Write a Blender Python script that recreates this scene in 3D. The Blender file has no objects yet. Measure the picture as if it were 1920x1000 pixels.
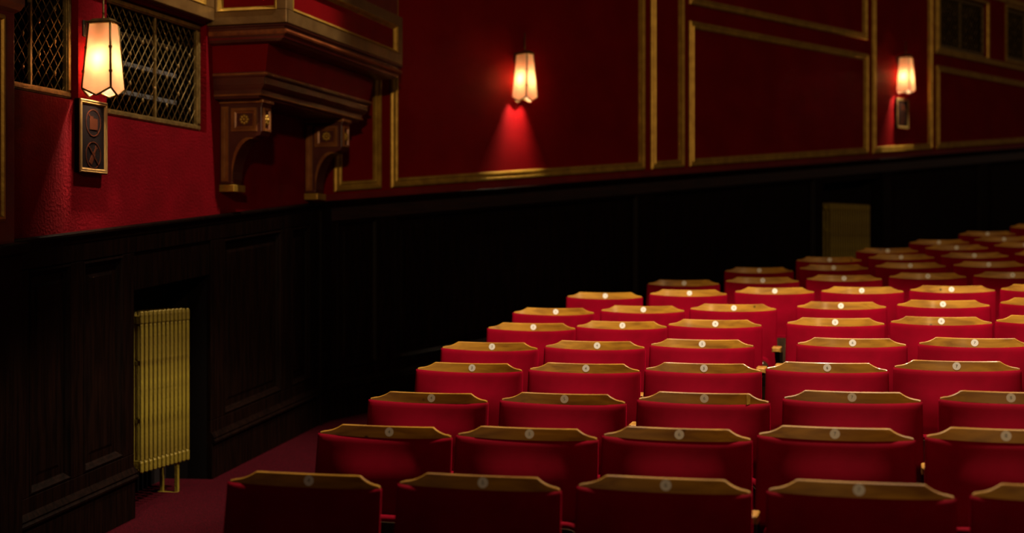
import bpy, bmesh, math, random
from mathutils import Vector, Matrix
random.seed(7)
SC = bpy.context.scene
COL = SC.collection
PI = math.pi

# ---------------------------------------------------------------- camera, world, lights, exposure
GX, GZ = .05, .075                      # the raked floor: z = GX*x + GZ*y
cd = bpy.data.cameras.new('camera'); cam = bpy.data.objects.new('camera', cd); COL.objects.link(cam)
cam.location = (0, 0, 1.78); cam.rotation_euler = (PI/2, 0, 0)
cd.lens = 50; cd.sensor_width = 36; cd.shift_y = -20/1920
cd.clip_end = 100
cd.dof.use_dof = True; cd.dof.focus_distance = 6.0; cd.dof.aperture_fstop = 1.8
SC.camera = cam
SC.view_settings.view_transform = 'Standard'; SC.view_settings.look = 'None'
SC.view_settings.gamma = 1; SC.view_settings.exposure = 0.0
SC.view_settings.use_curve_mapping = False

w = bpy.data.worlds.new('world'); SC.world = w; w.use_nodes = True
w.node_tree.nodes['Background'].inputs[0].default_value = (1, .62, .4, 1)
w.node_tree.nodes['Background'].inputs[1].default_value = .045

def light(name, kind, loc, power, color, target=None, **kw):
    d = bpy.data.lights.new(name, kind); d.energy = power; d.color = color
    for k, v in kw.items(): setattr(d, k, v)
    o = bpy.data.objects.new(name, d); COL.objects.link(o); o.location = loc
    if target is not None:
        o.rotation_euler = (Vector(target) - Vector(loc)).to_track_quat('-Z', 'Y').to_euler()
    return o
# downlight over the middle rows
light('seat_downlight', 'SPOT', (1.25, 6.12, 5.1), 1250, (1, .82, .60), (1.3, 6.3, 0),
      spot_size=math.radians(88), spot_blend=.16, shadow_soft_size=.06)
# downlight washing the near red wall and the aisle beside it
light('wall_downlight', 'SPOT', (1.02, 6.71, 8.2), 2000, (1, .80, .60), (-1.70, 7.85, 2.35),
      spot_size=math.radians(24), spot_blend=.55, shadow_soft_size=.06)
# warm fill light added on the stage side, lifting walls and seat fronts
light('stage_side_fill', 'SPOT', (1.0, -9.0, 6.0), 2700, (1, .66, .32), (2.4, 11.0, 5.3),
      spot_size=math.radians(43), spot_blend=.6, shadow_soft_size=.25)

# ---------------------------------------------------------------- materials
def nodes(name):
    m = bpy.data.materials.new(name); m.use_nodes = True
    nt = m.node_tree; b = nt.nodes['Principled BSDF']
    return m, nt, b
def mat(name, c1, c2=None, rough=.6, metal=0, scale=8, stretch=(1, 1, 1), bump=0, bscale=None, spec=.5,
        sheen=0, sheen_tint=None, detail=4, lo=.35, hi=.7, coat=0, rvar=0, distort=0):
    m, nt, b = nodes(name); N = nt.nodes; L = nt.links
    b.inputs['Roughness'].default_value = rough; b.inputs['Metallic'].default_value = metal
    b.inputs['Specular IOR Level'].default_value = spec
    b.inputs['Coat Weight'].default_value = coat; b.inputs['Coat Roughness'].default_value = .15
    tc = N.new('ShaderNodeTexCoord'); mp = N.new('ShaderNodeMapping'); mp.inputs['Scale'].default_value = stretch
    L.new(tc.outputs['Object'], mp.inputs[0])
    n = N.new('ShaderNodeTexNoise'); n.inputs['Scale'].default_value = scale; n.inputs['Detail'].default_value = detail
    n.inputs['Distortion'].default_value = distort
    L.new(mp.outputs[0], n.inputs[0])
    r = N.new('ShaderNodeValToRGB'); L.new(n.outputs['Fac'], r.inputs[0])
    c2 = c2 or c1
    r.color_ramp.elements[0].position = lo; r.color_ramp.elements[1].position = hi
    r.color_ramp.elements[0].color = (*c2, 1); r.color_ramp.elements[1].color = (*c1, 1)
    L.new(r.outputs[0], b.inputs['Base Color'])
    if rvar:
        mr = N.new('ShaderNodeMapRange'); mr.inputs['To Min'].default_value = rough - rvar; mr.inputs['To Max'].default_value = rough + rvar
        L.new(n.outputs['Fac'], mr.inputs[0]); L.new(mr.outputs[0], b.inputs['Roughness'])
    if bump:
        n2 = N.new('ShaderNodeTexNoise'); n2.inputs['Scale'].default_value = bscale or scale; n2.inputs['Detail'].default_value = 5
        L.new(mp.outputs[0] if bscale is None else tc.outputs['Object'], n2.inputs[0])
        bp = N.new('ShaderNodeBump'); bp.inputs['Strength'].default_value = bump; bp.inputs['Distance'].default_value = .01
        L.new(n2.outputs['Fac'], bp.inputs['Height']); L.new(bp.outputs[0], b.inputs['Normal'])
    if sheen:
        b.inputs['Sheen Weight'].default_value = sheen; b.inputs['Sheen Roughness'].default_value = .35
        b.inputs['Sheen Tint'].default_value = (*sheen_tint, 1)
    return m
M = {}
M['stucco'] = mat('red_stucco', (.17, .0005, .005), (.12, .0003, .003), .85, scale=5, bump=.45, bscale=70, spec=.08)
M['redwall'] = mat('red_painted_wall', (.165, .0022, .0035), (.13, .0015, .003), .65, scale=3, bump=.06, bscale=40, spec=.05)
M['redwood'] = mat('red_painted_wood', (.14, .004, .004), (.10, .002, .003), .45, scale=6, bump=.1, bscale=30, spec=.4)
M['gold'] = mat('gold_paint', (.52, .32, .045), (.31, .17, .022), .42, .55, scale=14, bump=.12, bscale=60, lo=.3, hi=.75)
M['goldframe'] = mat('bronze_gold_paint', (.20, .115, .035), (.14, .075, .022), .4, .35, scale=10, bump=.1, bscale=50)
M['brownmould'] = mat('brown_stained_moulding', (.26, .075, .018), (.13, .03, .008), .38, scale=7, stretch=(1, 4, 4), bump=.08, bscale=40, coat=.2)
M['darkwood'] = mat('dark_wood', (.006, .002, .001), (.002, .0008, .0005), .48, scale=9, stretch=(6, 6, .5), bump=.08, spec=.05, rvar=.06)
M['glosswood'] = mat('polished_dark_wood', (.016, .004, .002), (.007, .0018, .001), .22, scale=9, stretch=(.5, 6, 6), spec=.3, coat=.12)
M['darktrim'] = mat('dark_red_brown_paint', (.085, .016, .008), (.05, .008, .005), .42, scale=6, bump=.08, bscale=40)
M['bronze'] = mat('bronze_edge_paint', (.29, .11, .024), (.17, .05, .012), .4, .2, scale=12, bump=.08, bscale=40)
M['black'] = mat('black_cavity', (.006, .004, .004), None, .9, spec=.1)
M['duct'] = mat('grey_duct', (.10, .095, .09), None, .6)
M['rail'] = mat('honey_wood', (.50, .24, .020), (.25, .10, .008), .48, scale=5, stretch=(1, 6, 6), bump=.05, detail=6, coat=.04, spec=.28, distort=.6, lo=.3, hi=.65)
def add_knots(m):
    nt = m.node_tree; N = nt.nodes; L = nt.links; b = N['Principled BSDF']
    mp = [n for n in N if n.type == 'MAPPING'][0]; tc = [n for n in N if n.type == 'TEX_COORD'][0]
    oi = N.new('ShaderNodeObjectInfo'); sc = N.new('ShaderNodeMath'); sc.operation = 'MULTIPLY'; sc.inputs[1].default_value = 23
    va = N.new('ShaderNodeVectorMath'); va.operation = 'ADD'; cx = N.new('ShaderNodeCombineXYZ')
    L.new(oi.outputs['Random'], sc.inputs[0]); L.new(sc.outputs[0], cx.inputs[0]); L.new(sc.outputs[0], cx.inputs[2])
    L.new(tc.outputs['Object'], va.inputs[0]); L.new(cx.outputs[0], va.inputs[1]); L.new(va.outputs[0], mp.inputs[0])
    v = N.new('ShaderNodeTexVoronoi'); v.inputs['Scale'].default_value = 7; L.new(va.outputs[0], v.inputs[0])
    r = N.new('ShaderNodeValToRGB'); r.color_ramp.elements[0].color = (.12, .12, .12, 1); r.color_ramp.elements[0].position = .035; r.color_ramp.elements[1].position = .075
    L.new(v.outputs['Distance'], r.inputs[0])
    mx = N.new('ShaderNodeMix'); mx.data_type = 'RGBA'; mx.blend_type = 'MULTIPLY'; mx.inputs[0].default_value = 1
    src = b.inputs['Base Color'].links[0].from_socket
    L.new(src, mx.inputs[6]); L.new(r.outputs[0], mx.inputs[7]); L.new(mx.outputs[2], b.inputs['Base Color'])
add_knots(M['rail'])
M['armwood'] = mat('arm_wood', (.60, .30, .06), (.42, .19, .03), .35, scale=8, stretch=(5, 1, 5), coat=.3)
M['board'] = mat('brown_board', (.055, .028, .012), (.03, .014, .007), .8, spec=.1, scale=8, stretch=(5, 1, 1))
M['velvet'] = mat('red_velvet', (.21, .0, .010), (.14, .0, .006), .85, scale=7, bump=.05, bscale=300, spec=.04,
                  sheen=.25, sheen_tint=(1, .0, .05), lo=.3, hi=.7)
M['carpet'] = mat('red_carpet', (.046, .0008, .004), (.008, .0002, .001), .95, scale=220, bump=.6, bscale=160, spec=.05, detail=2, lo=.4, hi=.62)
M['plate'] = mat('ivory_plate', (.92, .89, .82), None, .8, spec=.05)
M['ink'] = mat('grey_ink', (.09, .09, .09), None, .6)
M['radiator'] = mat('gold_radiator_paint', (.24, .175, .014), (.15, .10, .008), .5, .3, scale=10, bump=.25, bscale=80)
M['iron'] = mat('dark_iron', (.03, .028, .02), (.015, .014, .01), .45, .6, scale=20)
M['brass'] = mat('aged_brass', (.20, .13, .035), (.10, .065, .02), .45, .8, scale=30, bump=.2, bscale=90)
M['lattice'] = mat('bronze_lattice', (.26, .17, .05), (.13, .08, .02), .45, .5, scale=30, bump=.2, bscale=90)
M['signblack'] = mat('black_sign', (.006, .004, .004), None, .8, spec=0)
M['signink'] = mat('bronze_sign_ink', (.028, .008, .004), None, .8, spec=.0)
M['chrome'] = mat('steel_bolt', (.5, .5, .5), None, .3, .9)
def glass_mat():
    m, nt, b = nodes('frosted_pink_glass'); N = nt.nodes; L = nt.links
    N.remove(b); out = N['Material Output']
    tr = N.new('ShaderNodeBsdfTranslucent'); di = N.new('ShaderNodeBsdfDiffuse'); gl = N.new('ShaderNodeBsdfGlossy'); gl.inputs['Roughness'].default_value = .25
    tc = N.new('ShaderNodeTexCoord'); n = N.new('ShaderNodeTexNoise'); n.inputs['Scale'].default_value = 9
    r = N.new('ShaderNodeValToRGB'); r.color_ramp.elements[0].color = (.96, .66, .52, 1); r.color_ramp.elements[1].color = (.99, .86, .66, 1)
    r.color_ramp.elements[0].position = .35; r.color_ramp.elements[1].position = .65
    L.new(tc.outputs['Object'], n.inputs[0]); L.new(n.outputs[0], r.inputs[0])
    L.new(r.outputs[0], tr.inputs[0]); di.inputs[0].default_value = (.7, .45, .35, 1)
    a = N.new('ShaderNodeMixShader'); a.inputs[0].default_value = .12; L.new(tr.outputs[0], a.inputs[1]); L.new(di.outputs[0], a.inputs[2])
    c = N.new('ShaderNodeMixShader'); c.inputs[0].default_value = .04; L.new(a.outputs[0], c.inputs[1]); L.new(gl.outputs[0], c.inputs[2])
    L.new(c.outputs[0], out.inputs[0]); return m
M['glass'] = glass_mat()
def bulb_mat():
    m, nt, b = nodes('lit_bulb')
    b.inputs['Base Color'].default_value = (1, .9, .7, 1)
    b.inputs['Emission Color'].default_value = (1, .66, .34, 1); b.inputs['Emission Strength'].default_value = 80
    return m
M['bulb'] = bulb_mat()

# ---------------------------------------------------------------- mesh helpers
class MB:
    def __init__(s): s.v = []; s.f = []; s.sm = []
    def add(s, vs, fs, smooth=False):
        k = len(s.v); s.v += [tuple(p) for p in vs]
        for f in fs: s.f.append(tuple(i + k for i in f)); s.sm.append(smooth)
        return s
    def hexa(s, b, t):        # b, t: four bottom and four top corners, counter-clockwise seen from above
        return s.add(list(b) + list(t), [(3, 2, 1, 0), (4, 5, 6, 7), (0, 1, 5, 4), (1, 2, 6, 5), (2, 3, 7, 6), (3, 0, 4, 7)])
    def box(s, x0, x1, y0, y1, z0, z1):
        return s.hexa([(x0, y0, z0), (x1, y0, z0), (x1, y1, z0), (x0, y1, z0)], [(x0, y0, z1), (x1, y0, z1), (x1, y1, z1), (x0, y1, z1)])
    def slab(s, s0, s1, o0, o1, zb0, zb1, zt0, zt1):   # wall piece: along s, offsets into the room, raked bottom / top
        return s.hexa([(s0, -o1, zb0), (s1, -o1, zb1), (s1, -o0, zb1), (s0, -o0, zb0)],
                      [(s0, -o1, zt0), (s1, -o1, zt1), (s1, -o0, zt1), (s0, -o0, zt0)])
    def rings(s, R, closed=True, caps=True, smooth=False):
        n = len(R[0]); vs = [p for r in R for p in r]; fs = []
        for i in range(len(R) - 1):
            for j in range(n if closed else n - 1):
                a = i*n + j; b = i*n + (j + 1) % n
                fs.append((a, b, b + n, a + n))
        s.add(vs, fs, smooth)
        if caps and closed:
            s.add(R[0], [tuple(range(n))[::-1]]); s.add(R[-1], [tuple(range(n))])
        return s
    def tube(s, path, r, n=8, smooth=True):
        R = []; P = [Vector(p) for p in path]
        for i, p in enumerate(P):
            d = (P[min(i + 1, len(P) - 1)] - P[max(i - 1, 0)]).normalized()
            a = d.cross(Vector((0, 0, 1)) if abs(d.z) < .9 else Vector((0, 1, 0))).normalized(); b = d.cross(a)
            rr = r[i] if isinstance(r, (list, tuple)) else r
            R.append([p + rr*(math.cos(2*PI*k/n)*a + math.sin(2*PI*k/n)*b) for k in range(n)])
        return s.rings(R, smooth=smooth)
    def lathe(s, prof, n=16, c=(0, 0, 0), axis='z'):
        R = []
        for r, h in prof:
            ring = []
            for k in range(n):
                a = 2*PI*k/n; x, y = r*math.cos(a), r*math.sin(a)
                p = (x, y, h) if axis == 'z' else (x, -h, y)
                ring.append((p[0] + c[0], p[1] + c[1], p[2] + c[2]))
            R.append(ring)
        return s.rings(R, smooth=True)
    def extrude(s, pts, d0, d1, axis='x'):   # polygon pts (a, b) between d0 and d1 on the axis
        f = {'x': lambda a, b, d: (d, a, b), 'y': lambda a, b, d: (a, d, b)}[axis]
        return s.rings([[f(a, b, d0) for a, b in pts], [f(a, b, d1) for a, b in pts]])
    def mesh(s, name, m, org=(0, 0, 0)):
        me = bpy.data.meshes.new(name); me.from_pydata([(a - org[0], b - org[1], c - org[2]) for a, b, c in s.v], [], s.f)
        me.polygons.foreach_set('use_smooth', s.sm)
        me.materials.append(m); bm = bmesh.new(); bm.from_mesh(me)
        bmesh.ops.remove_doubles(bm, verts=bm.verts, dist=1e-5)
        bmesh.ops.recalc_face_normals(bm, faces=bm.faces); bm.to_mesh(me); bm.free(); me.update(); return me

class Frame:
    def __init__(s, loc, ang): s.M = Matrix.Translation(loc) @ Matrix.Rotation(ang, 4, 'Z')
C0 = (-1.2823, 9.6337)
A1 = math.atan2(1, .2775); A2 = PI/4
F1 = Frame((C0[0], C0[1], 0), A1)        # left wall: x along the wall, -y into the room
F2 = Frame((C0[0], C0[1], 0), A2)        # right wall, at an angle to it
F0 = Frame((0, 0, 0), 0)
def flz(F):
    def f(s):
        p = F.M @ Vector((s, 0, 0)); return GX*p.x + GZ*p.y
    return f
fl1 = flz(F1); fl2 = flz(F2)
ORG = {}
def link(o, parent=None):
    COL.objects.link(o)
    if parent: o.parent = parent
    return o
def tag(o, label=None, cat=None, group=None, kind=None):
    if label: o['label'] = label
    if cat: o['category'] = cat
    if group: o['group'] = group
    if kind: o['kind'] = kind
    return o
def bev(o, wd, seg=2):
    if wd:
        b = o.modifiers.new('bevel', 'BEVEL'); b.width = wd; b.segments = seg; b.limit_method = 'ANGLE'; b.angle_limit = math.radians(40)
    return o
def thing(name, label, cat, F=F0, org=(0, 0, 0), group=None, kind=None):
    o = bpy.data.objects.new(name, None); o.empty_display_size = .1; link(o)
    o.matrix_world = F.M @ Matrix.Translation(org); ORG[o.name] = org
    return tag(o, label, cat, group, kind)
def part(name, mb, m, parent, bevel=0, label=None, kind=None):
    root = parent
    while root.parent: root = root.parent
    org = ORG.get(root.name, (0, 0, 0))
    o = bpy.data.objects.new(name, mb.mesh(name, M[m], org)); link(o, parent); bev(o, bevel)
    return tag(o, label, None, None, kind)
def struct(name, mb, m, F=F0, bevel=0, label=None):
    o = bpy.data.objects.new(name, mb.mesh(name, M[m])); link(o); o.matrix_world = F.M; bev(o, bevel)
    o['kind'] = 'structure'
    if label: o['label'] = label
    return o
def offset_poly(P, d):     # inward offset of a convex counter-clockwise polygon
    n = len(P); out = []
    L = []
    for i in range(n):
        a = Vector(P[i]); b = Vector(P[(i + 1) % n]); t = (b - a).normalized(); nn = Vector((-t.y, t.x))
        L.append((a + nn*d, t))
    for i in range(n):
        (p, t), (q, u) = L[i - 1], L[i]
        den = t.x*u.y - t.y*u.x; k = ((q - p).x*u.y - (q - p).y*u.x)/den
        r = p + t*k; out.append((r.x, r.y))
    return out
PROF = [(0, 0), (0, .016), (.010, .026), (.020, .026), (.026, .015), (.042, .015), (.050, .024), (.062, .020), (.068, 0)]
def moulding(mb, P, prof=PROF, off=0):
    R = []
    for wd, h in prof:
        Q = offset_poly(P, wd) if wd else P
        R.append([(a, -off - h, b) for a, b in Q])
    return mb.rings(R, caps=False)
def quad(s0, s1, zb0, zb1, zt0, zt1): return [(s0, zb0), (s1, zb1), (s1, zt1), (s0, zt0)]

# ---------------------------------------------------------------- floor
mb = MB(); X0, X1, Y0, Y1 = -6, 12, -3, 20
zz = lambda x, y: GX*x + GZ*y
mb.hexa([(X0, Y0, zz(X0, Y0) - .1), (X1, Y0, zz(X1, Y0) - .1), (X1, Y1, zz(X1, Y1) - .1), (X0, Y1, zz(X0, Y1) - .1)],
        [(X0, Y0, zz(X0, Y0)), (X1, Y0, zz(X1, Y0)), (X1, Y1, zz(X1, Y1)), (X0, Y1, zz(X0, Y1))])
struct('floor', mb, 'carpet', label='raked auditorium floor with dark red speckled carpet')

# ---------------------------------------------------------------- left wall (stucco) with two grille openings
TOP = 5.2
mb = MB(); DH = 1.47
S0 = -9.0
def lowz(f, s, h): return f(s) + h
mb.slab(S0, -3.75, -.2, 0, fl1(S0) + DH, fl1(-3.75) + DH, TOP, TOP)
mb.slab(-3.75, -2.95, -.2, 0, fl1(-3.75) + DH, fl1(-2.95) + DH, 2.52, 2.52)
mb.slab(-2.95, -2.70, -.2, 0, fl1(-2.95) + DH, fl1(-2.70) + DH, TOP, TOP)
mb.slab(-2.70, -1.66, -.2, 0, fl1(-2.70) + DH, fl1(-1.66) + DH, 2.475, 2.475)
mb.slab(-3.75, -2.95, -.2, 0, 3.09, 3.09, TOP, TOP)
mb.slab(-2.70, -1.66, -.2, 0, 3.09, 3.09, TOP, TOP)
mb.slab(-1.66, .12, -.2, 0, fl1(-1.66) + DH, fl1(.12) + DH, TOP, TOP)
wl = struct('wall_left', mb, 'stucco', F1, label='rough red stucco wall above the near dark wood panelling')
# ---------------------------------------------------------------- right wall with openings
mb = MB(); S1 = 14
for a, b in ((-.1, 8.45), (9.56, 10.04), (11.15, S1)):
    mb.slab(a, b, -.2, 0, fl2(a) + DH, fl2(b) + DH, TOP + 1, TOP + 1)
for a, b, zb in ((8.45, 9.56, 4.07), (10.04, 11.15, 4.10)):
    mb.slab(a, b, -.2, 0, fl2(a) + DH, fl2(b) + DH, zb, zb)
    mb.slab(a, b, -.2, 0, zb + .61, zb + .61, TOP + 1, TOP + 1)
wr = struct('wall_right', mb, 'redwall', F2, label='smooth dark red wall divided by gold panel mouldings')

# ---------------------------------------------------------------- dark wood wainscot
def wainscot(name, F, fl, runs, panels, stile_runs, skirt_h, label, base_off=.0):
    """runs: (s0, s1, h_bottom, h_top) backing boards; panels: (s0, s1); everything follows the rake"""
    mb = MB()
    for a, b, hb, ht in runs:
        mb.slab(a, b, -.12, 0, fl(a) + hb, fl(b) + hb, fl(a) + ht, fl(b) + ht)
    root = struct(name, mb, 'darkwood', F, label=label)
    def p(nm, a, b, o0, o1, h0, h1, bv=.004, mt='darkwood', **k):
        m = MB(); m.slab(a, b, o0, o1, fl(a) + h0, fl(b) + h0, fl(a) + h1, fl(b) + h1); part(nm, m, mt, root, bv, **k)
    for a, b in panels:
        hs = skirt_h(a)
        m = MB(); P = quad(a, b, fl(a) + .335, fl(b) + .335, fl(a) + 1.345, fl(b) + 1.345)
        moulding(m, P, [(0, .0), (0, .026), (.010, .030), (.018, .020), (.028, .012), (.034, .003)])
        part('panel_moulding', m, 'darkwood', root)
        m = MB(); R = []
        for wd, h in ((.03, .003), (.07, .004), (.085, .010)):
            R.append([(x, -h, z) for x, z in offset_poly(P, wd)])
        m.rings(R, caps=False); m.add(R[-1], [(0, 1, 2, 3)])
        part('wood_panel', m, 'darkwood', root)
    for a, b in stile_runs: p('stile', a, b, 0, .026, .33, 1.35)
    return root, p
sk = lambda s: .26
# left wall: panels as they stand between the pilaster, the radiator niche and the corner
root, p = wainscot('trim_1', F1, fl1, [(S0, -2.484, 0, 1.47), (-2.484, -1.653, 1.15, 1.47), (-1.653, .1, 0, 1.47)],
    [(-3.38, -3.05), (-2.945, -2.59), (-1.498, -.72), (-.56, -.27), (-2.40, -1.73)][:4],
    [(-3.75, -3.38), (-3.05, -2.945), (-2.59, -2.484), (-1.653, -1.498), (-.72, -.56), (-.27, -.14)], sk,
    'dark wood wainscot of the near wall around the radiator niche')
p('top_rail', -3.75, .02, 0, .026, 1.35, 1.445)
p('header_board', -2.484, -1.653, 0, .016, 1.155, 1.35)
for a, b in ((-3.75, -2.484), (-1.653, .02)):
    p('bottom_rail', a, b, 0, .026, .25, .33)
    p('skirting_board', a, b, 0, .034, 0.0, .205, label='deep plain skirting board')
    m = MB(); R = []
    for s in (a, b):
        R.append([(s, -o, fl1(s) + h) for o, h in ((0, .205), (.05, .205), (.052, .215), (.042, .225), (.046, .235), (.036, .25), (.028, .262), (0, .262))])
    m.rings(R); part('skirting_cap', m, 'darkwood', root)
def cap(root, F, fl, a, b, proj=.045):
    m = MB(); R = []
    for s in (a, b):
        R.append([(s, -o, fl(s) + h) for o, h in ((-.01, 1.44), (.03, 1.44), (.034, 1.455), (proj - .004, 1.468), (proj, 1.476), (proj, 1.486), (proj - .006, 1.492), (-.01, 1.492))])
    m.rings(R); part('cap_rail', m, 'darkwood', root)
cap(root, F1, fl1, S0, .06)
# corner post where the two walls meet
m = MB(); m.slab(-.14, .04, 0, .05, fl1(-.14), fl1(.04), fl1(-.14) + 1.44, fl1(.04) + 1.44)
part('corner_post', m, 'darkwood', root, .006)

root2, p = wainscot('trim_2', F2, fl2, [(-.1, 6.10, 0, 1.47), (6.10, 7.22, 1.29, 1.47), (7.22, S1, 0, 1.47)],
    [(.10, .46), (.615, 3.28), (3.50, 5.95), (7.40, 9.35), (9.55, 11.6)],
    [(.0, .10), (.46, .615), (3.28, 3.50), (5.95, 6.10), (7.22, 7.40), (9.35, 9.55)], sk,
    'dark wood wainscot of the far wall behind the seats')
p('top_rail', 0, S1, 0, .026, 1.35, 1.445, mt='glosswood')
for a, b in ((0, 6.10), (7.22, S1)):
    p('bottom_rail', a, b, 0, .026, .25, .33); p('skirting_board', a, b, 0, .034, 0, .205)
    m = MB(); R = []
    for s in (a, b):
        R.append([(s, -o, fl2(s) + h) for o, h in ((0, .205), (.05, .205), (.052, .215), (.042, .225), (.046, .235), (.036, .25), (.028, .262), (0, .262))])
    m.rings(R); part('skirting_cap', m, 'darkwood', root2)
cap(root2, F2, fl2, 0, S1)
# radiator niches
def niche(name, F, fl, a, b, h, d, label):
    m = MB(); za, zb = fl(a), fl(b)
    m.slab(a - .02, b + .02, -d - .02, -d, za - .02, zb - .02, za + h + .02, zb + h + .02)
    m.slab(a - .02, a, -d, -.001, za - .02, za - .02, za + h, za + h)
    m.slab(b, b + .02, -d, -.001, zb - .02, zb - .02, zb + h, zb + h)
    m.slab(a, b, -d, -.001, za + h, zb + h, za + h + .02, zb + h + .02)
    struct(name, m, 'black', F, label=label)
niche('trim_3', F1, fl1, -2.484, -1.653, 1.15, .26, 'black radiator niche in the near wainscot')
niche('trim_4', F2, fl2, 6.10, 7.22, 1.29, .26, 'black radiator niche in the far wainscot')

# ---------------------------------------------------------------- gold panel mouldings on the right wall
G = lambda s: fl2(s) + 1.55
TT = 5.05
panels = [(.09, .505, G, 3.84, 'small gold panel moulding beside the opera box'),
          (.593, 3.389, G, TT, 'wide gold panel moulding around the middle lamp'),
          (3.474, 3.926, G, TT, 'narrow upright gold panel moulding'),
          (4.0, 6.952, G, 3.842, 'lower wide gold panel moulding'),
          (4.0, 6.93, lambda s: 3.985, TT, 'upper wide gold panel moulding at the top edge of the picture'),
          (7.034, 8.264, G, TT, 'gold panel moulding around the far lamp and sign'),
          (8.358, 11.9, G, 3.865, 'lower gold panel moulding at the right edge'),
          (8.334, 11.9, lambda s: 3.99, 4.82, 'gold moulding framing the two far grilles')]
for i, (a, b, zb, zt, lab) in enumerate(panels):
    m = moulding(MB(), quad(a, b, zb(a), zb(b), zt, zt)); struct('trim_%d' % (5 + i), m, 'gold', F2, label=lab)
for i, (a, b, zb) in enumerate(((8.45, 9.56, 4.07), (10.04, 11.15, 4.10))):
    m = moulding(MB(), quad(a - .035, b + .035, zb - .035, zb - .035, zb + .645, zb + .645), [(0, 0), (0, .012), (.012, .02), (.03, .012), (.036, 0)])
    struct('trim_%d' % (13 + i), m, 'gold', F2, label=['thin gold frame round the first far grille', 'thin gold frame round the second far grille'][i])
# plain red plinth line under the mouldings
m = MB(); m.slab(0, S1, 0, .012, fl2(0) + 1.49, fl2(S1) + 1.49, fl2(0) + 1.535, fl2(S1) + 1.535)
struct('trim_15', m, 'redwood', F2, label='narrow red fillet between the gold mouldings and the wainscot')

# ---------------------------------------------------------------- near pilaster at the left edge
PS = -3.625; PL = -4.5; PO = .12
m = MB(); m.slab(PL, PS, 0, PO, fl1(PL) + 1.47, fl1(PS) + 1.47, TOP, TOP)
pil = struct('trim_16', m, 'redwood', F1, .004, label='dark red pilaster at the left edge')
moulding_mb = moulding(MB(), quad(PL + .06, PS - .09, fl1(PL) + 1.58, fl1(PS) + 1.58, 2.80, 2.80), PROF, PO)
part('gold_moulding', moulding_mb, 'gold', pil, label='upright gold moulding on the pilaster face')
m = MB(); R = []
for o, z in ((.0, 2.82), (.018, 2.835), (.03, 2.86), (.03, 2.90), (.045, 2.92), (.06, 2.95), (.06, 3.0), (0, 3.0)):
    R.append([(PL - o, -PO - o, z), (PS + o, -PO - o, z), (PS + o, 0, z), (PL - o, 0, z)])
m.rings(R); part('capital', m, 'brownmould', pil)
m = MB(); m.slab(PL, PS + .03, 0, PO + .02, fl1(PL), fl1(PS), fl1(PL) + 1.44, fl1(PS) + 1.44)
part('pilaster_base', m, 'darkwood', pil, .006, label='dark wood lower part')
m = MB(); m.slab(PL, PS + .05, 0, PO + .045, fl1(PL) + 1.44, fl1(PS) + 1.44, fl1(PL) + 1.492, fl1(PS) + 1.492)
part('pilaster_cap', m, 'darkwood', pil, .01)

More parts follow.
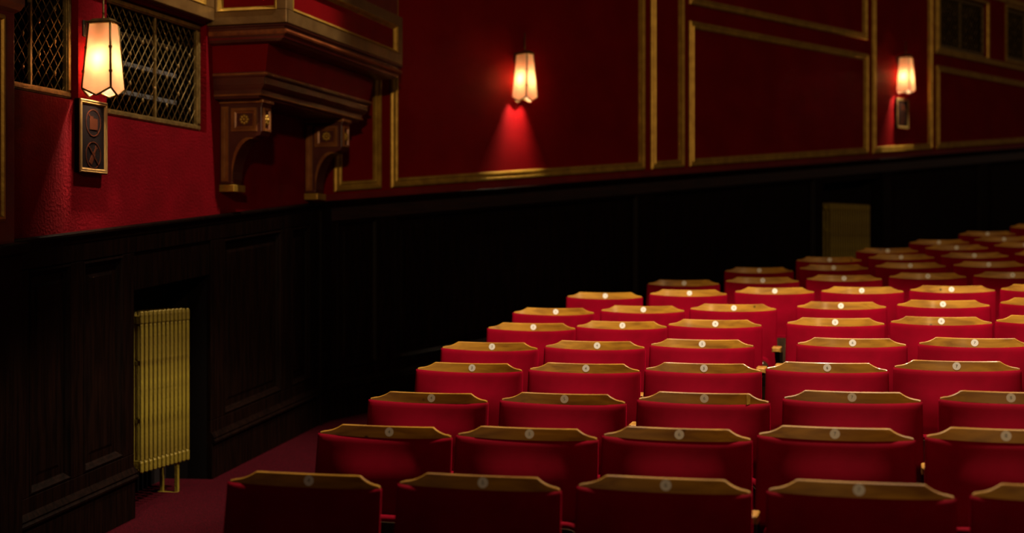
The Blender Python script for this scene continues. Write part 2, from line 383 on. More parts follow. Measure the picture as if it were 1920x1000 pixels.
# ---------------------------------------------------------------- ventilation grilles
def grille(F, a, b, z0, z1, mull, label, ros, k=0.063, h=.076, group='bronze lattice grilles in the walls', off=-.055, ducts=True):
    t = thing('lattice_grille', label, 'grille', F, ((a + b)/2, -off, z0), group)
    fw = .032
    for nm, q in (('frame_bar', (a, b, z0, z0 + fw)), ('frame_bar', (a, b, z1 - fw, z1)), ('frame_bar', (a, a + fw, z0 + fw, z1 - fw)), ('frame_bar', (b - fw, b, z0 + fw, z1 - fw))):
        m = MB(); m.slab(q[0], q[1], off, off + .022, q[2], q[2], q[3], q[3])
        if nm: m.slab(q[0] + .006, q[1] - .006, off + .0, off + .03, q[2] + .006, q[2] + .006, q[3] - .006, q[3] - .006)
        part(nm, m, 'lattice', t, .002)
    for x in mull:
        m = MB(); m.slab(x - .008, x + .008, off, off + .016, z0 + fw, z0 + fw, z1 - fw, z1 - fw); part('mullion', m, 'lattice', t, .002)
    # lattice of crossing rods, clipped to the frame
    m = MB(); A, B, Z0, Z1 = a + fw, b - fw, z0 + fw, z1 - fw; sl = h/k
    nrod = int((B - A + (Z1 - Z0)/sl)/k) + 3
    for sg in (1, -1):
        for i in range(-nrod, nrod*2):
            # line: z = Z0 + sg*sl*(x - x0)
            x0 = A + i*k
            pts = []
            for x in (A, B):
                z = Z0 + sg*sl*(x - x0)
                if Z0 <= z <= Z1: pts.append((x, z))
            for z in (Z0, Z1):
                x = x0 + (z - Z0)/(sg*sl)
                if A < x < B: pts.append((x, z))
            if len(pts) >= 2 and abs(pts[0][0] - pts[1][0]) > .004:
                o = off + (.008 if sg > 0 else .004)
                m.tube([(pts[0][0], -o, pts[0][1]), (pts[1][0], -o, pts[1][1])], .0023, 5)
    part('lattice', m, 'lattice', t, kind='stuff')
    if ros:
        m0 = MB()
        m0.lathe([(.0135, 0), (.0135, .004), (.009, .008), (.004, .009), (.0, .009)], 10, (0, 0, 0), 'y')
        me = m0.mesh('rosette', M['lattice']); org = ORG[t.name]
        cols = int((B - A)/k) + 1; n = 0
        for i in range(0, cols + 1, 2):
            for j in range(0, int((Z1 - Z0)/h) + 2):
                if (j + i//2) % 2: continue
                x = A + i*k + .0; z = Z0 + j*h
                if A + .012 < x < B - .012 and Z0 + .01 < z < Z1 - .01:
                    o = bpy.data.objects.new('rosette', me); link(o, t); o.location = (x - org[0], -(off + .010) - org[1], z - org[2]); o.scale = (.7, .8, 1.0)
    m = MB(); m.slab(a - .05, b + .05, off - .5, off - .48, z0 - .1, z0 - .1, z1 + .1, z1 + .1)
    m.slab(a - .012, a - .004, off - .49, off - .003, z0 - .1, z0 - .1, z1 + .1, z1 + .1)
    m.slab(b + .002, b + .010, off - .49, off - .003, z0 - .1, z0 - .1, z1 + .1, z1 + .1)
    m.slab(a - .01, b + .01, off - .49, off - .003, z0 - .008, z0 - .008, z0 - .002, z0 - .002)
    m.slab(a - .01, b + .01, off - .49, off - .003, z1 + .001, z1 + .001, z1 + .008, z1 + .008)
    part('back_box', m, 'black', t)
    if ducts:
        for dz in (.14, .29, .44):
            m = MB(); m.slab(a, b - .1, off - .10, off - .07, z0 + dz, z0 + dz, z0 + dz + .022, z0 + dz + .022)
            part('louvre_bar', m, 'duct', t)
    return t
grille(F1, -3.74, -2.965, 2.53, 3.08, [-3.27], 'bronze lattice grille left of the near lamp, lit orange', True, ducts=False)
grille(F1, -2.690, -1.675, 2.485, 3.08, [-2.15], 'bronze lattice grille with pale bars behind it, right of near lamp', True)
grille(F2, 8.46, 9.55, 4.08, 4.67, [9.0], 'dark lattice grille high on the far wall, left one of two', True, ducts=False)
grille(F2, 10.05, 11.14, 4.11, 4.70, [10.6], 'dark lattice grille high at the right edge of the picture', True, ducts=False)

# ---------------------------------------------------------------- opera box
def bs(d): return -1.64 + (.49 - d)*.35, .255 - (.49 - d)*1.38
def bay(mb, prof):
    R = []
    for d, z in prof:
        a, b = bs(d); R.append([(a, 0, z), (a, -d, z), (b, -d, z), (b, 0, z)])
    mb.rings(R, closed=True, caps=True); return mb
box = thing('opera_box', 'projecting red and gold opera box with moulded cornice on two brackets', 'balcony', F1, (-.7, 0, 2.67))
part('box_body', bay(MB(), [(.46, 3.0), (.46, 4.1)]), 'redwood', box, label='dark red body of the box')
part('upper_cornice', bay(MB(), [(.35, 2.975), (.44, 2.985), (.452, 2.998), (.452, 3.008), (.462, 3.012), (.478, 3.03), (.478, 3.045), (.464, 3.058), (.464, 3.064), (.485, 3.072), (.485, 3.082), (.46, 3.085)]), 'darktrim', box, label='dark red brown upper cornice')
part('cornice_band', bay(MB(), [(.455, 3.016), (.480, 3.026), (.484, 3.036), (.480, 3.048), (.455, 3.058)]), 'brownmould', box, label='orange brown rounded band')
part('cornice_fillet', bay(MB(), [(.30, 2.806), (.339, 2.806), (.339, 2.816), (.30, 2.816)]), 'bronze', box)
part('cornice_fillet', bay(MB(), [(.25, 2.690), (.297, 2.690), (.297, 2.700), (.25, 2.700)]), 'bronze', box)
part('neck', bay(MB(), [(.30, 2.80), (.325, 2.82), (.350, 2.985), (.30, 2.99)]), 'redwall', box, label='sloping red neck under the upper cornice')
part('lower_cornice', bay(MB(), [(.22, 2.672), (.275, 2.676), (.28, 2.69), (.292, 2.70), (.292, 2.722), (.305, 2.735), (.318, 2.755), (.318, 2.79), (.336, 2.80), (.336, 2.816), (.328, 2.822), (.28, 2.824)]), 'darktrim', box, label='lower cornice in dark red brown')
# parapet faces: frames with recessed red panels
def face_frame(s_or_d, kind, lo, hi, z0, z1, splits):
    """kind 'long': plane at offset d, runs along s. 'near': plane at s, runs along d"""
    bw = .095
    def P(u, w, z):          # u along the face, w outwards
        if kind == 'long': return (u, -(s_or_d + w), z)
        if kind == 'near': return (s_or_d - w, -u, z)
    def blk(u0, u1, w0, w1, za, zb):
        m = MB()
        b = [P(u0, w1, za), P(u1, w1, za), P(u1, w0, za), P(u0, w0, za)]; t = [P(u0, w1, zb), P(u1, w1, zb), P(u1, w0, zb), P(u0, w0, zb)]
        m.hexa(b, t); return m
    part('parapet_rail', blk(lo, hi, 0, .03, z0, z0 + .075), 'goldframe', box, .004)
    part('parapet_rail', blk(lo, hi, 0, .03, z1 - .07, z1), 'goldframe', box, .004)
    for a, b in splits: part('parapet_stile', blk(a, b, 0, .0302, z0 + .074, z1 - .069), 'goldframe', box, .004)
    ed = [b for a, b in splits][:-1]; st = [a for a, b in splits][1:]
    for a, b in zip(ed, st):
        Q = quad(a, b, z0 + .075, z0 + .075, z1 - .07, z1 - .07); m = MB(); R = []
        for wd, h in ((0, .03), (.004, .034), (.012, .026), (.022, .01), (.028, .004)):
            R.append([P(u, h, z) for u, z in offset_poly(Q, wd)])
        m.rings(R, caps=False); part('gold_bead', m, 'gold', box)
        part('parapet_panel', blk(a + .02, b - .02, 0, .005, z0 + .095, z1 - .09), 'redwall', box)
face_frame(.46, 'long', -1.655, .235, 3.08, 3.41, [(-1.655, -1.57), (-.32, -.24), (.15, .235)][::1] if False else [(-1.655, -1.57), (.14, .235)])
face_frame(-1.628, 'near', 0, .49, 3.08, 3.46, [(0, .065), (.43, .49)])
part('top_rail', bay(MB(), [(.46, 3.66), (.50, 3.665), (.51, 3.68), (.51, 3.71), (.50, 3.72), (.46, 3.725)]), 'brownmould', box)
part('arm_pad', bay(MB(), [(.40, 3.725), (.505, 3.73), (.52, 3.76), (.505, 3.80), (.40, 3.81)]), 'velvet', box, label='red velvet pad along the top of the box')
# parapet running along the wall from the box towards the camera
run = struct('trim_17', MB().slab(S0, -1.64, 0, .02, 3.10, 3.10, 4.1, 4.1), 'redwood', F1, label='parapet above the near grilles')
for q in ((S0, -1.66, 3.105, 3.175), (-1.76, -1.66, 3.175, 3.5), (S0, -1.66, 3.44, 3.51)):
    m = MB(); m.slab(q[0], q[1], .02, .05, q[2], q[2], q[3], q[3]); part('gold_rail', m, 'goldframe', run, .004)
m = moulding(MB(), quad(-3.6, -1.76, 3.175, 3.175, 3.44, 3.44), [(0, .05), (.004, .054), (.012, .046), (.022, .03), (.028, .022)]); part('gold_bead', m, 'gold', run)

# corbels
def corbel(a, ztop, label):
    b = a + .125
    t = thing('corbel_bracket', label, 'bracket', F1, ((a + b)/2, 0, ztop - .52), 'corbels under the opera box')
    z = ztop
    pts = [(0, z), (-.262, z), (-.268, z - .02), (-.262, z - .035), (-.262, z - .175), (-.25, z - .20), (-.225, z - .205)]
    for k in range(9):
        u = k/8*PI/2
        pts.append((-.215 + .135*math.sin(u), z - .215 - .235*(1 - math.cos(u))))
    pts += [(-.074, z - .475), (0, z - .475)]
    m = MB(); m.extrude(pts, a, b, 'x'); part('bracket_body', m, 'darktrim', t, .004)
    m = MB(); m.slab(a - .012, b + .012, 0, .095, z - .52, z - .52, z - .478, z - .478); part('foot_block', m, 'gold', t, .004, label='small gold foot block')
    m = MB(); m.slab(a - .012, b + .012, 0, .278, z - .014, z - .014, z + .006, z + .006); part('cap_block', m, 'bronze', t, .004)
    # raised square frames and rosettes on the side and the front
    def strip(nm, pts4, s, w, mt='bronze'):
        m = MB(); R = []
        for wd, h in ((0, 0), (0, w), (.016, w), (.020, w*.4), (.030, 0)):
            Q = offset_poly(pts4, wd); R.append([(s - h, -q[0], q[1]) for q in Q])
        m.rings(R, caps=False); part(nm, m, mt, t)
    strip('square_frame', [(.075, z - .175), (.235, z - .175), (.235, z - .04), (.075, z - .04)][::1], a, .010)
    strip('border', [(.012, z - .46), (.055, z - .46), (.055, z - .03), (.012, z - .03)], a, .007)
    m = MB(); R = []     # curved border following the sweep
    for k in range(9):
        u = k/8*PI/2
        y = -.215 + .135*math.sin(u); zz_ = z - .215 - .235*(1 - math.cos(u))
        n_ = Vector((math.cos(u)*.9 + .1, math.sin(u) + .25)).normalized()
        R.append([(a, y, zz_), (a - .008, y, zz_), (a - .008, y + n_.x*.022, zz_ + n_.y*.022), (a, y + n_.x*.022, zz_ + n_.y*.022)])
    m.rings(R); part('curved_border', m, 'bronze', t)
    m = MB(); R = []
    for wd, h in ((0, 0), (0, .01), (.012, .01), (.016, 0)):
        Q = offset_poly([(a + .018, z - .172), (b - .018, z - .172), (b - .018, z - .04), (a + .018, z - .04)], wd); R.append([(q[0], -.262 - h, q[1]) for q in Q])
    m.rings(R, caps=False); part('square_frame', m, 'bronze', t)
    def rosette(c, side, sy=1):
        m = MB()
        for k in range(8):
            an = k*PI/4; r0 = .020
            cx_, cz_ = r0*math.cos(an)*sy, r0*math.sin(an)
            ring = []
            R = []
            for rr, hh in ((.012, .001), (.012, .006), (.006, .012), (.0005, .013)):
                R.append([(cx_ + rr*math.cos(2*PI*j/8)*sy, cz_ + rr*math.sin(2*PI*j/8), hh) for j in range(8)])
            f = (lambda p: (c[0] - p[2], c[1] + p[0], c[2] + p[1])) if side else (lambda p: (c[0] + p[0], c[1] - p[2], c[2] + p[1]))
            m.rings([[f(p) for p in r] for r in R], smooth=True)
        R = [[(rr*math.cos(2*PI*j/10)*sy, rr*math.sin(2*PI*j/10), hh) for j in range(10)] for rr, hh in ((.012, .001), (.012, .012), (.007, .018), (.0005, .02))]
        m.rings([[f(p) for p in r] for r in R], smooth=True)
        part('rosette', m, 'gold', t, label='gilded flower')
    rosette((a, -.155, z - .107), True)
    rosette(((a + b)/2, -.262, z - .107), False, .8)
corbel(-1.497, 2.668, 'near corbel bracket with gilded flowers, lit on its side face')
corbel(-.300, 2.668, 'far corbel bracket in shadow beside the gold mouldings')

# ---------------------------------------------------------------- wall lamps
def sconce(F, s, ztip, zcap, label, power, depth=.155):
    """square lantern tapering upwards, four glass panes with pointed tips"""
    t = thing('wall_lamp', label, 'lamp', F, (s, 0, ztip - .03), 'glass wall lamps')
    o0, o1 = .030, .030 + depth; wb = .124       # bottom: offsets and width along the wall
    cx = s; co = (o0 + o1)/2; tw, td = .070/2, .115/2
    zs = ztip + .036                              # shoulder where the points begin
    B = [(cx - wb/2, o0), (cx - wb/2, o1), (cx + wb/2, o1), (cx + wb/2, o0)]
    T = [(cx - tw, co - td), (cx - tw, co + td), (cx + tw, co + td), (cx + tw, co - td)]
    for i in range(4):
        (a, ao), (b, bo) = B[i], B[(i + 1) % 4]; (c, cc), (d, dd) = T[i], T[(i + 1) % 4]
        P = [Vector((a, -ao, zs)), Vector(((a + b)/2, -(ao + bo)/2, ztip)), Vector((b, -bo, zs)), Vector((d, -dd, zcap)), Vector((c, -cc, zcap))]
        ctr = sum(P, Vector())/5; n = (P[2] - P[0]).cross(P[4] - P[0]).normalized()
        q = [ctr + (v - ctr)*.97 for v in P]
        m = MB(); m.rings([[v + n*.0015 for v in q], [v - n*.0015 for v in q]])
        part('glass_pane', m, 'glass', t)
        m = MB()
        for e in ((P[0], P[1]), (P[1], P[2])): m.tube(e, .0045, 6)
        part('point_bar', m, 'brass', t)
    for i in range(4):
        m = MB(); m.tube([(B[i][0], -B[i][1], zs), (T[i][0], -T[i][1], zcap)], .0052, 6); part('corner_bar', m, 'brass', t)
        for fr in (.25, .62):      # little clips holding the glass
            a = Vector((B[i][0], -B[i][1], zs)).lerp(Vector((T[i][0], -T[i][1], zcap)), fr)
            m = MB(); m.box(a.x - .006, a.x + .006, a.y - .006, a.y + .006, a.z - .006, a.z + .006); part('clip', m, 'brass', t)
    m = MB(); R = []
    for k, h in ((.0, -.004), (.010, -.002), (.012, .006), (.0, .010), (-.012, .022)):
        R.append([(cx - tw - k, -(co - td - k), zcap + h), (cx - tw - k, -(co + td + k), zcap + h), (cx + tw + k, -(co + td + k), zcap + h), (cx + tw + k, -(co - td - k), zcap + h)])
    m.rings(R); part('lamp_cap', m, 'brass', t, .002)
    m = MB(); m.lathe([(.0, .0), (.018, .0), (.014, .006), (.006, .012), (.005, .03), (.008, .034), (.005, .04), (.0045, .145), (.0, .147)], 10, (cx, -co, zcap + .016)); part('stem', m, 'brass', t)
    m = MB(); m.tube([(cx, -co, zcap + .014), (cx, -co + .05, zcap + .016), (cx, 0, zcap + .012)], .0045, 8)
    part('hanging_arm', m, 'brass', t)
    m = MB(); m.slab(cx - .014, cx + .014, 0, .010, zcap - .06, zcap - .06, zcap + .02, zcap + .02); part('wall_plate', m, 'iron', t, .004)
    m = MB(); m.lathe([(.0, .045), (.016, .04), (.026, .02), (.028, 0), (.024, -.02), (.013, -.045), (.013, -.055), (0, -.055)], 16, (cx, -co, ztip + .17))
    b = part('bulb', m, 'bulb', t)
    m = MB(); m.tube([(cx, -co, ztip + .225), (cx, -co, zcap)], .012, 10); part('lamp_holder', m, 'brass', t)
    pw = F.M @ Vector((cx, -co - .034, ztip + .165))
    d = bpy.data.lights.new('lamp_glow', 'POINT'); d.energy = power; d.color = (1, .78, .52); d.shadow_soft_size = .028
    lo = bpy.data.objects.new('lamp_glow', d); COL.objects.link(lo); lo.parent = t; lo.matrix_parent_inverse = Matrix.Identity(4)
    lo.location = (0, -co - .0, ztip + .155 - (ztip - .03))
    return t
sconce(F1, -2.905, 2.543, 2.893, 'lit glass wall lamp between the two near grilles, largest of the lamps', 380)
sconce(F2, 1.845, 2.955, 3.322, 'lit glass wall lamp alone on the wide red panel', 380)
sconce(F2, 7.536, 3.482, 3.862, 'lit glass wall lamp above the far black sign', 380)

# ---------------------------------------------------------------- framed prohibition signs
def sign(F, a, b, z0, z1, label):
    d = .028; t = thing('framed_sign', label, 'sign', F, ((a + b)/2, 0, z0), 'framed no photography and no bottle signs')
    m = MB(); m.slab(a, b, 0, d, z0, z0, z1, z1); part('backing_board', m, 'signblack', t, .002)
    m = MB(); moulding(m, quad(a, b, z0, z0, z1, z1), [(0, -.001), (0, .004), (.006, .008), (.010, .005), (.016, .006), (.024, 0)], d); part('gold_frame', m, 'goldframe', t)
    cx = (a + b)/2; W = b - a
    def ring(cz, r):
        m = MB(); n = 36; R = []
        for rr, h in ((r, 0), (r, .002), (r - .0045, .002), (r - .0045, 0)):
            R.append([(cx + rr*math.cos(2*PI*k/n), -(d + h), cz + rr*math.sin(2*PI*k/n)) for k in range(n)])
        m.rings(R, caps=False); return m
    def bar(m, cz, L, wd, ang, ox=0, oz=0, h=.002):
        c, s_ = math.cos(ang), math.sin(ang)
        def P(u, v, o): return (cx + ox + u*c - v*s_, -(d + o), cz + oz + u*s_ + v*c)
        q = [(-L/2, -wd/2), (L/2, -wd/2), (L/2, wd/2), (-L/2, wd/2)]
        m.rings([[P(u, v, 0) for u, v in q], [P(u, v, h) for u, v in q]]); return m
    r = W*.275; k = (z1 - z0)/.352; c1 = z1 - .108*k; c2 = z0 + .088*k
    part('circle_ring', ring(c1, r), 'signink', t); part('circle_ring', ring(c2, r), 'signink', t)
    part('slash', bar(MB(), c1, 2*r - .008, .005, -PI/4, h=.0015), 'signink', t); part('slash', bar(MB(), c2, 2*r - .008, .005, -PI/4, h=.003), 'signink', t)
    m = MB(); bar(m, c1, .068, .054, 0, .002, -.006); bar(m, c1, .022, .010, 0, -.012, .026); part('camera_symbol', m, 'signink', t)
    m = MB(); bar(m, c2, .060, .026, 1.0, -.010, -.016, .0015); bar(m, c2, .028, .012, 1.0, .015, .023, .0015); bar(m, c2, .01, .018, 1.0, .025, .039, .0015); part('bottle_symbol', m, 'signink', t)
sign(F1, -2.985, -2.745, 2.178, 2.530, 'black framed sign with two crossed-out symbols under the nearest lamp')
sign(F2, 7.49, 7.735, 3.125, 3.440, 'small black framed sign under the farthest lamp')

# ---------------------------------------------------------------- column radiators
def radiator(F, a, n, ztop, zbot, zfloor, label, pitch=.0443):
    t = thing('column_radiator', label, 'radiator', F, (a + n*pitch/2, .07, zfloor), 'gold column radiators')
    org = ORG[t.name]
    m0 = MB(); w2 = pitch*.5 - .0085
    def col(yc, dy):
        R = []
        for z, k in ((zbot, .5), (zbot + .008, 1), (zbot + .055, 1.05), (zbot + .062, .78), (zbot + .07, .92), (ztop - .075, .92), (ztop - .067, .78), (ztop - .06, 1.05), (ztop - .02, 1.05), (ztop - .006, .85), (ztop, .45)):
            R.append([(w2*k*cx, yc + dy*k*cy, z) for cx, cy in ((-1, -.5), (-.5, -1), (.5, -1), (1, -.5), (1, .5), (.5, 1), (-.5, 1), (-1, .5))])
        m0.rings(R, smooth=False)
    for yc in (.013, .053, .093, .133): col(yc, .0085)
    for z in (zbot + .045, ztop - .045):      # headers joining the columns
        m0.box(-w2, w2, .01, .145, z - .022, z + .022)
    for z in (zbot + .27, ztop - .27): m0.box(-w2*.8, w2*.8, .03, .125, z - .012, z + .012)
    me = m0.mesh('radiator_section', M['radiator'], (0, org[1], org[2]))
    for i in range(n):
        o = bpy.data.objects.new('radiator_section', me); link(o, t); o.location = (a + (i + .5)*pitch - org[0], 0, 0)
        bev(o, .003, 1)
    for z in (zbot + .045, ztop - .045):
        m = MB(); m.tube([(a - .012, .076, z), (a + n*pitch + .012, .076, z)], .020, 12); part('header_pipe', m, 'radiator', t)
    for x in (a + n*pitch - .11,):
        m = MB(); m.box(x - .010, x + .010, .02, .04, zfloor, zbot + .03); m.box(x - .010, x + .010, .11, .13, zfloor, zbot + .03); m.box(x - .014, x + .014, .01, .14, zfloor, zfloor + .012); part('foot', m, 'radiator', t, .002)
    m = MB(); m.tube([(a - .01, .076, zbot + .045), (a - .06, .076, zbot + .045), (a - .075, .076, zbot + .02), (a - .075, .076, zfloor)], .013, 8); v = part('valve_pipe', m, 'radiator', t)
    m = MB(); m.lathe([(.022, 0), (.026, .01), (.024, .035), (.014, .045), (0, .046)], 12, (a - .055, .076, zbot + .055)); part('valve_knob', m, 'radiator', v)
    return t
radiator(F1, -2.365, 12, 1.492, .650, fl1(-2.1), 'gold painted column radiator in the near niche by the aisle')
radiator(F2, 6.275, 17, 2.305, 1.45, fl2(6.6), 'gold painted column radiator in the far niche behind the seats')

# ---------------------------------------------------------------- theatre seats
TAN = .15; DEL = .045
def arc(x): return -DEL*(x/.245)**2
def recl(z): return (z - .80)*TAN
def rail_mesh():
    m = MB(); n = 40; hw = .241; R = []
    for i in range(n + 1):
        x = -hw + 2*hw*i/n; ax = abs(x)
        if ax < .168: zt = .8265 + .0045*(ax/.168)**2
        else:
            u = (ax - .168)/(hw - .168)
            zt = .831 - .0225*(1 - (1 - min(1, u*1.12))**2.1)
            if u > .95: zt -= .003
        zb = .765; th = .012
        y = arc(x)
        R.append([(x, y + recl(zb), zb), (x, y + recl(zt - .003), zt - .003), (x, y + .003 + recl(zt), zt), (x, y + th - .003 + recl(zt), zt), (x, y + th + recl(zt - .003), zt - .003), (x, y + th + recl(zb), zb)])
    m.rings(R, smooth=True); me = m.mesh('top_rail', M['rail']); me.set_sharp_from_angle(angle=math.radians(32)); return me
def pad_mesh():
    m = MB(); nx, nz = 26, 20; z0, z1 = .44, .785
    def pt(u, v, front):
        hw = .2475 + .006*(1 - v)*.5
        x = u*hw; z = z0 + (z1 - z0)*(v + 1)/2
        z += .015*abs(u)**2.2*max(0, v)**2                 # top edge sags slightly in the middle
        edge = (max(0, 1 - abs(u)**14)*max(0, 1 - abs(v)**16))**.5
        lum = 1 if v < .1 else .5 + .5*math.cos(PI*(v - .1)/.9)
        lum = .75*lum + .25*(1 - max(0, v))
        if v < -.5: lum *= 1 - .5*((-v - .5)/.5)**2
        bulge = (1 - abs(u)**3)**1.3*lum
        y = arc(x) + recl(z) + (-.004 - .010*edge - .052*bulge if front else .006)
        return (x, y, z)
    def cs(i, n):                                    # denser towards the edges
        t = -1 + 2*i/n; return math.sin(t*PI/2)*.55 + t*.45
    F = [[pt(cs(i, nx), cs(j, nz), True) for i in range(nx + 1)] for j in range(nz + 1)]
    vs = [p for r in F for p in r]; fs = [(j*(nx + 1) + i, j*(nx + 1) + i + 1, (j + 1)*(nx + 1) + i + 1, (j + 1)*(nx + 1) + i) for j in range(nz) for i in range(nx)]
    m.add(vs, fs, True)
    Bk = [[pt(cs(i, nx), cs(j, nz), False) for i in range(nx + 1)] for j in range(nz + 1)]
    m.add([p for r in Bk for p in r], [f[::-1] for f in fs], True)
    per = [(0, i) for i in range(nx + 1)] + [(j, nx) for j in range(1, nz + 1)] + [(nz, i) for i in range(nx - 1, -1, -1)] + [(j, 0) for j in range(nz - 1, 0, -1)]
    R = [[F[j][i] for j, i in per], [Bk[j][i] for j, i in per]]
    m.rings(R, caps=False, smooth=True)
    return m.mesh('backrest', M['velvet'])
def rrect(hw, z0, z1, r, n=5):
    P = []
    for cx, cz, a0 in ((hw - r, z0 + r, -PI/2), (hw - r, z1 - r, 0), (-hw + r, z1 - r, PI/2), (-hw + r, z0 + r, PI)):
        for k in range(n + 1):
            a = a0 + k*PI/2/n; P.append((cx + r*math.cos(a), cz + r*math.sin(a)))
    return P
def slanted(P, y, tan=.12): return [(x, y + (z - .4)*tan, z) for x, z in P]
def seat_meshes():
    S = {}
    S['rail'] = rail_mesh(); S['pad'] = pad_mesh()
    m = MB(); R = []
    for k in range(13):
        x = -.235 + .47*k/12; y = arc(x)
        R.append([(x, y + .008 + recl(.42), .42), (x, y + .018 + recl(.42), .42), (x, y + .018 + recl(.775), .775), (x, y + .008 + recl(.775), .775)])
    m.rings(R); S['back'] = m.mesh('back_panel', M['board'])
    m = MB(); R = []      # tipped-up cushion: thick velvet behind, wooden underside towards the front
    for y, k in ((-.105, .02), (-.115, .006), (-.14, 0), (-.168, 0), (-.176, .008)):
        R.append(slanted(rrect(.222 - k, .225 + k, .540 - k, .05), y))
    m.rings(R, smooth=True); S['cushion'] = m.mesh('seat_cushion', M['velvet'])
    m = MB(); m.rings([slanted(rrect(.212, .232, .522, .045), -.170), slanted(rrect(.212, .232, .522, .045), -.186)]); S['under'] = m.mesh('seat_board', M['board'])
    m = MB(); m.lathe([(.006, 0), (.006, .004), (.003, .006), (0, .006)], 10, (.18, -.168, .505), 'y'); S['bolt'] = m.mesh('bolt', M['chrome'])
    def arm(x):
        m = MB(); R = []
        for y, k, dz in ((-.215, 0, -.002), (-.25, 0, 0), (-.285, 0, 0), (-.298, .004, .002), (-.303, .010, .006)):
            R.append([(x - .025 + k, y, .575 + dz), (x + .025 - k, y, .575 + dz), (x + .025 - k, y, .600 - dz), (x + .021 - k, y, .604 - dz), (x - .021 + k, y, .604 - dz), (x - .025 + k, y, .600 - dz)])
        m.rings(R); return m.mesh('armrest', M['armwood'])
    def std(x):
        m = MB(); R = []
        P = [(-.05, 0), (-.05, .30), (-.02, .42), (-.03, .60), (.03, .60), (-.0, .60)]
        pts = [(-.20, .0), (.03, .0), (.03, .555), (-.12, .575), (-.26, .575), (-.26, .555), (-.20, .50), (-.17, .40), (-.17, .12)]
        m.extrude(pts, x - .011, x + .011, 'x'); m.box(x - .024, x + .024, -.22, .05, -.03, .008)
        return m.mesh('standard', M['board'])
    for k, x in (('r', .2635), ('l', -.2635)): S['arm' + k] = arm(x); S['std' + k] = std(x)
    m = MB(); m.lathe([(.0160, 0), (.0160, .0004), (0, .0004)], 24, (0, 0, 0), 'y'); m.sm = [False]*len(m.sm); S['plate'] = m.mesh('number_plate', M['plate'])
    m = MB(); R = []
    for y in (.0, -.003): R.append([(x, y, z) for x, z in ((-.008, .02), (.008, .02), (.006, -.012), (.004, -.03), (-.002, -.028), (-.005, -.03))])
    m.rings(R); S['clip'] = m.mesh('metal_repair_clip', M['gold'])
    m = MB(); m.box(-.014, .014, -.02, .015, -.004, .004); S['hinge'] = m.mesh('hinge', M['iron'])
    return S
S = seat_meshes()
# numerals
DIG = {}
def digit(n):
    if n in DIG: return DIG[n]
    cu = bpy.data.curves.new('numeral', 'FONT'); cu.body = str(n); cu.size = .0165; cu.extrude = .0001; cu.align_x = 'CENTER'; cu.align_y = 'CENTER'; cu.resolution_u = 3
    o = bpy.data.objects.new('tmp', cu); COL.objects.link(o); dg = bpy.context.evaluated_depsgraph_get(); dg.update()
    me = bpy.data.meshes.new_from_object(o.evaluated_get(dg)); bpy.data.objects.remove(o)
    me.name = 'numeral'; me.materials.clear(); me.materials.append(M['ink']); DIG[n] = me
    return me
ROWS = [
 ('A', 4, [(-0.613, 4.306), (-0.086, 4.167), (0.435, 4.025), (0.946, 3.863), (1.451, 3.706)]),
 ('B', 4, [(-0.433, 5.002), (0.06, 4.843), (0.551, 4.712), (1.047, 4.598), (1.546, 4.442)]),
 ('C', 4, [(-0.32, 5.651), (0.205, 5.479), (0.723, 5.344), (1.248, 5.218), (1.773, 5.058)]),
 ('D', 3, [(-0.18, 6.386), (0.324, 6.209), (0.817, 6.05), (1.309, 5.906), (1.807, 5.787), (2.307, 5.666)]),
 ('E', 3, [(-0.1, 7.043), (0.409, 6.898), (0.909, 6.772), (1.569, 6.569), (2.078, 6.384)]),
 ('F', 2, [(0.116, 7.732), (0.594, 7.611), (1.072, 7.486), (1.665, 7.313), (2.157, 7.156), (2.636, 7.003)]),
 ('G', 2, [(0.255, 8.402), (0.768, 8.287), (1.271, 8.147), (1.853, 7.995), (2.375, 7.839), (2.898, 7.706)]),
 ('H', 3, [(0.603, 9.144), (1.127, 9.056), (1.651, 8.93), (2.147, 8.716), (2.64, 8.534), (3.125, 8.352)]),
 ('I', 3, [(1.176, 9.71), (1.696, 9.626), (2.219, 9.498), (2.737, 9.369), (3.229, 9.172)]),
 ('J', 3, [(1.803, 10.362), (2.328, 10.281), (2.844, 10.155), (3.338, 9.946)]),
 ('K', 4, [(2.442, 10.946), (2.974, 10.866), (3.477, 10.695), (3.986, 10.568)]),
 ('L', 4, [(3.036, 11.503), (3.586, 11.48), (4.118, 11.405)]),
 ('M', 5, [(3.633, 12.096), (4.181, 12.093)]),
 ('N', 5, [(4.268, 12.776)]), ('O', 6, [(4.943, 13.385)])]
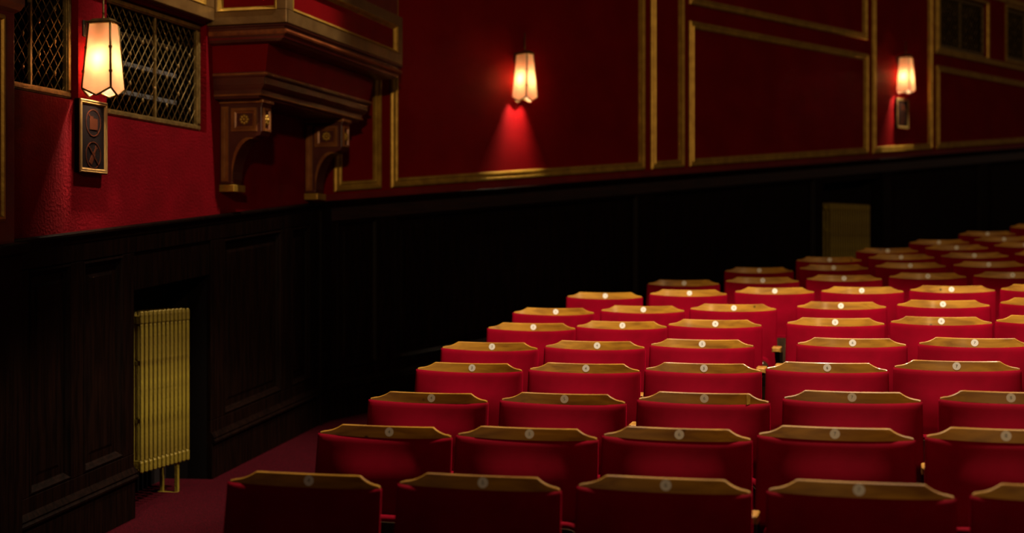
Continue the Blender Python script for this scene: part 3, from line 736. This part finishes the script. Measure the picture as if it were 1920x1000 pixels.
ORDN = ['first', 'second', 'third', 'fourth', 'fifth', 'sixth', 'seventh', 'eighth', 'ninth', 'tenth', 'eleventh', 'twelfth', 'thirteenth', 'fourteenth', 'fifteenth']
def rowname(r): return 'nearest row' if r == 0 else ORDN[r] + ' row from front'
STATE = {0: 'velvet back in shadow', 1: 'velvet back in shadow', 2: 'velvet back half lit'}
def make_seat(r, i, n, num, x, y, ang, left_arm):
    t = bpy.data.objects.new('theatre_seat', None); t.empty_display_size = .1; link(t)
    t.location = (x, y, GX*x + GZ*y); t.rotation_euler = (0, 0, ang)
    pos = 'leftmost' if i == 0 else ORDN[i] + ' from left'
    if r <= 5: lab = 'red velvet seat, plate numbered %d, %s in %s' % (num, pos, rowname(r))
    elif n == 1: lab = 'red velvet folding seat, only one showing in the %s' % rowname(r)
    else: lab = 'red velvet folding seat, %s in %s' % (pos, rowname(r))
    tag(t, lab, 'seat', 'theatre seats in %s' % rowname(r))
    def c(nm, me, par=None, loc=(0, 0, 0), rot=(0, 0, 0)):
        o = bpy.data.objects.new(nm, me); link(o, par or t); o.location = loc; o.rotation_euler = rot; return o
    c('backrest', S['pad']); c('top_rail', S['rail']); c('back_panel', S['back'])
    cu = c('seat_cushion', S['cushion']); c('seat_board', S['under'], cu); c('bolt', S['bolt'], cu)
    c('armrest', S['armr']); c('standard', S['stdr'])
    if left_arm: c('armrest', S['arml']); c('standard', S['stdl'])
    th = math.atan(TAN)
    jx = random.uniform(-.004, .004)
    pl = c('number_plate', S['plate'], None, (jx, recl(.8065) - .0002, .8065), (-th, 0, 0))
    d = bpy.data.objects.new('numeral', digit(num)); link(d, pl); d.location = (0, -.0006, 0); d.rotation_euler = (PI/2, random.uniform(-.1, .1), 0)
    if r == 2 and i == 2: c('metal_repair_clip', S['clip'], None, (.166, arc(.166) + recl(.806) - .001, .806), (-th, 0, 0))['label'] = 'small brass coloured clip on the wooden rail'
    return t
for r, (nm, n0, pts) in enumerate(ROWS):
    for i, (x, y) in enumerate(pts):
        a = math.radians(-15.0) + random.uniform(-.008, .008)
        make_seat(r, i, len(pts), n0 + i, x, y, a, i == 0 or (nm in 'EFG' and i == 3))
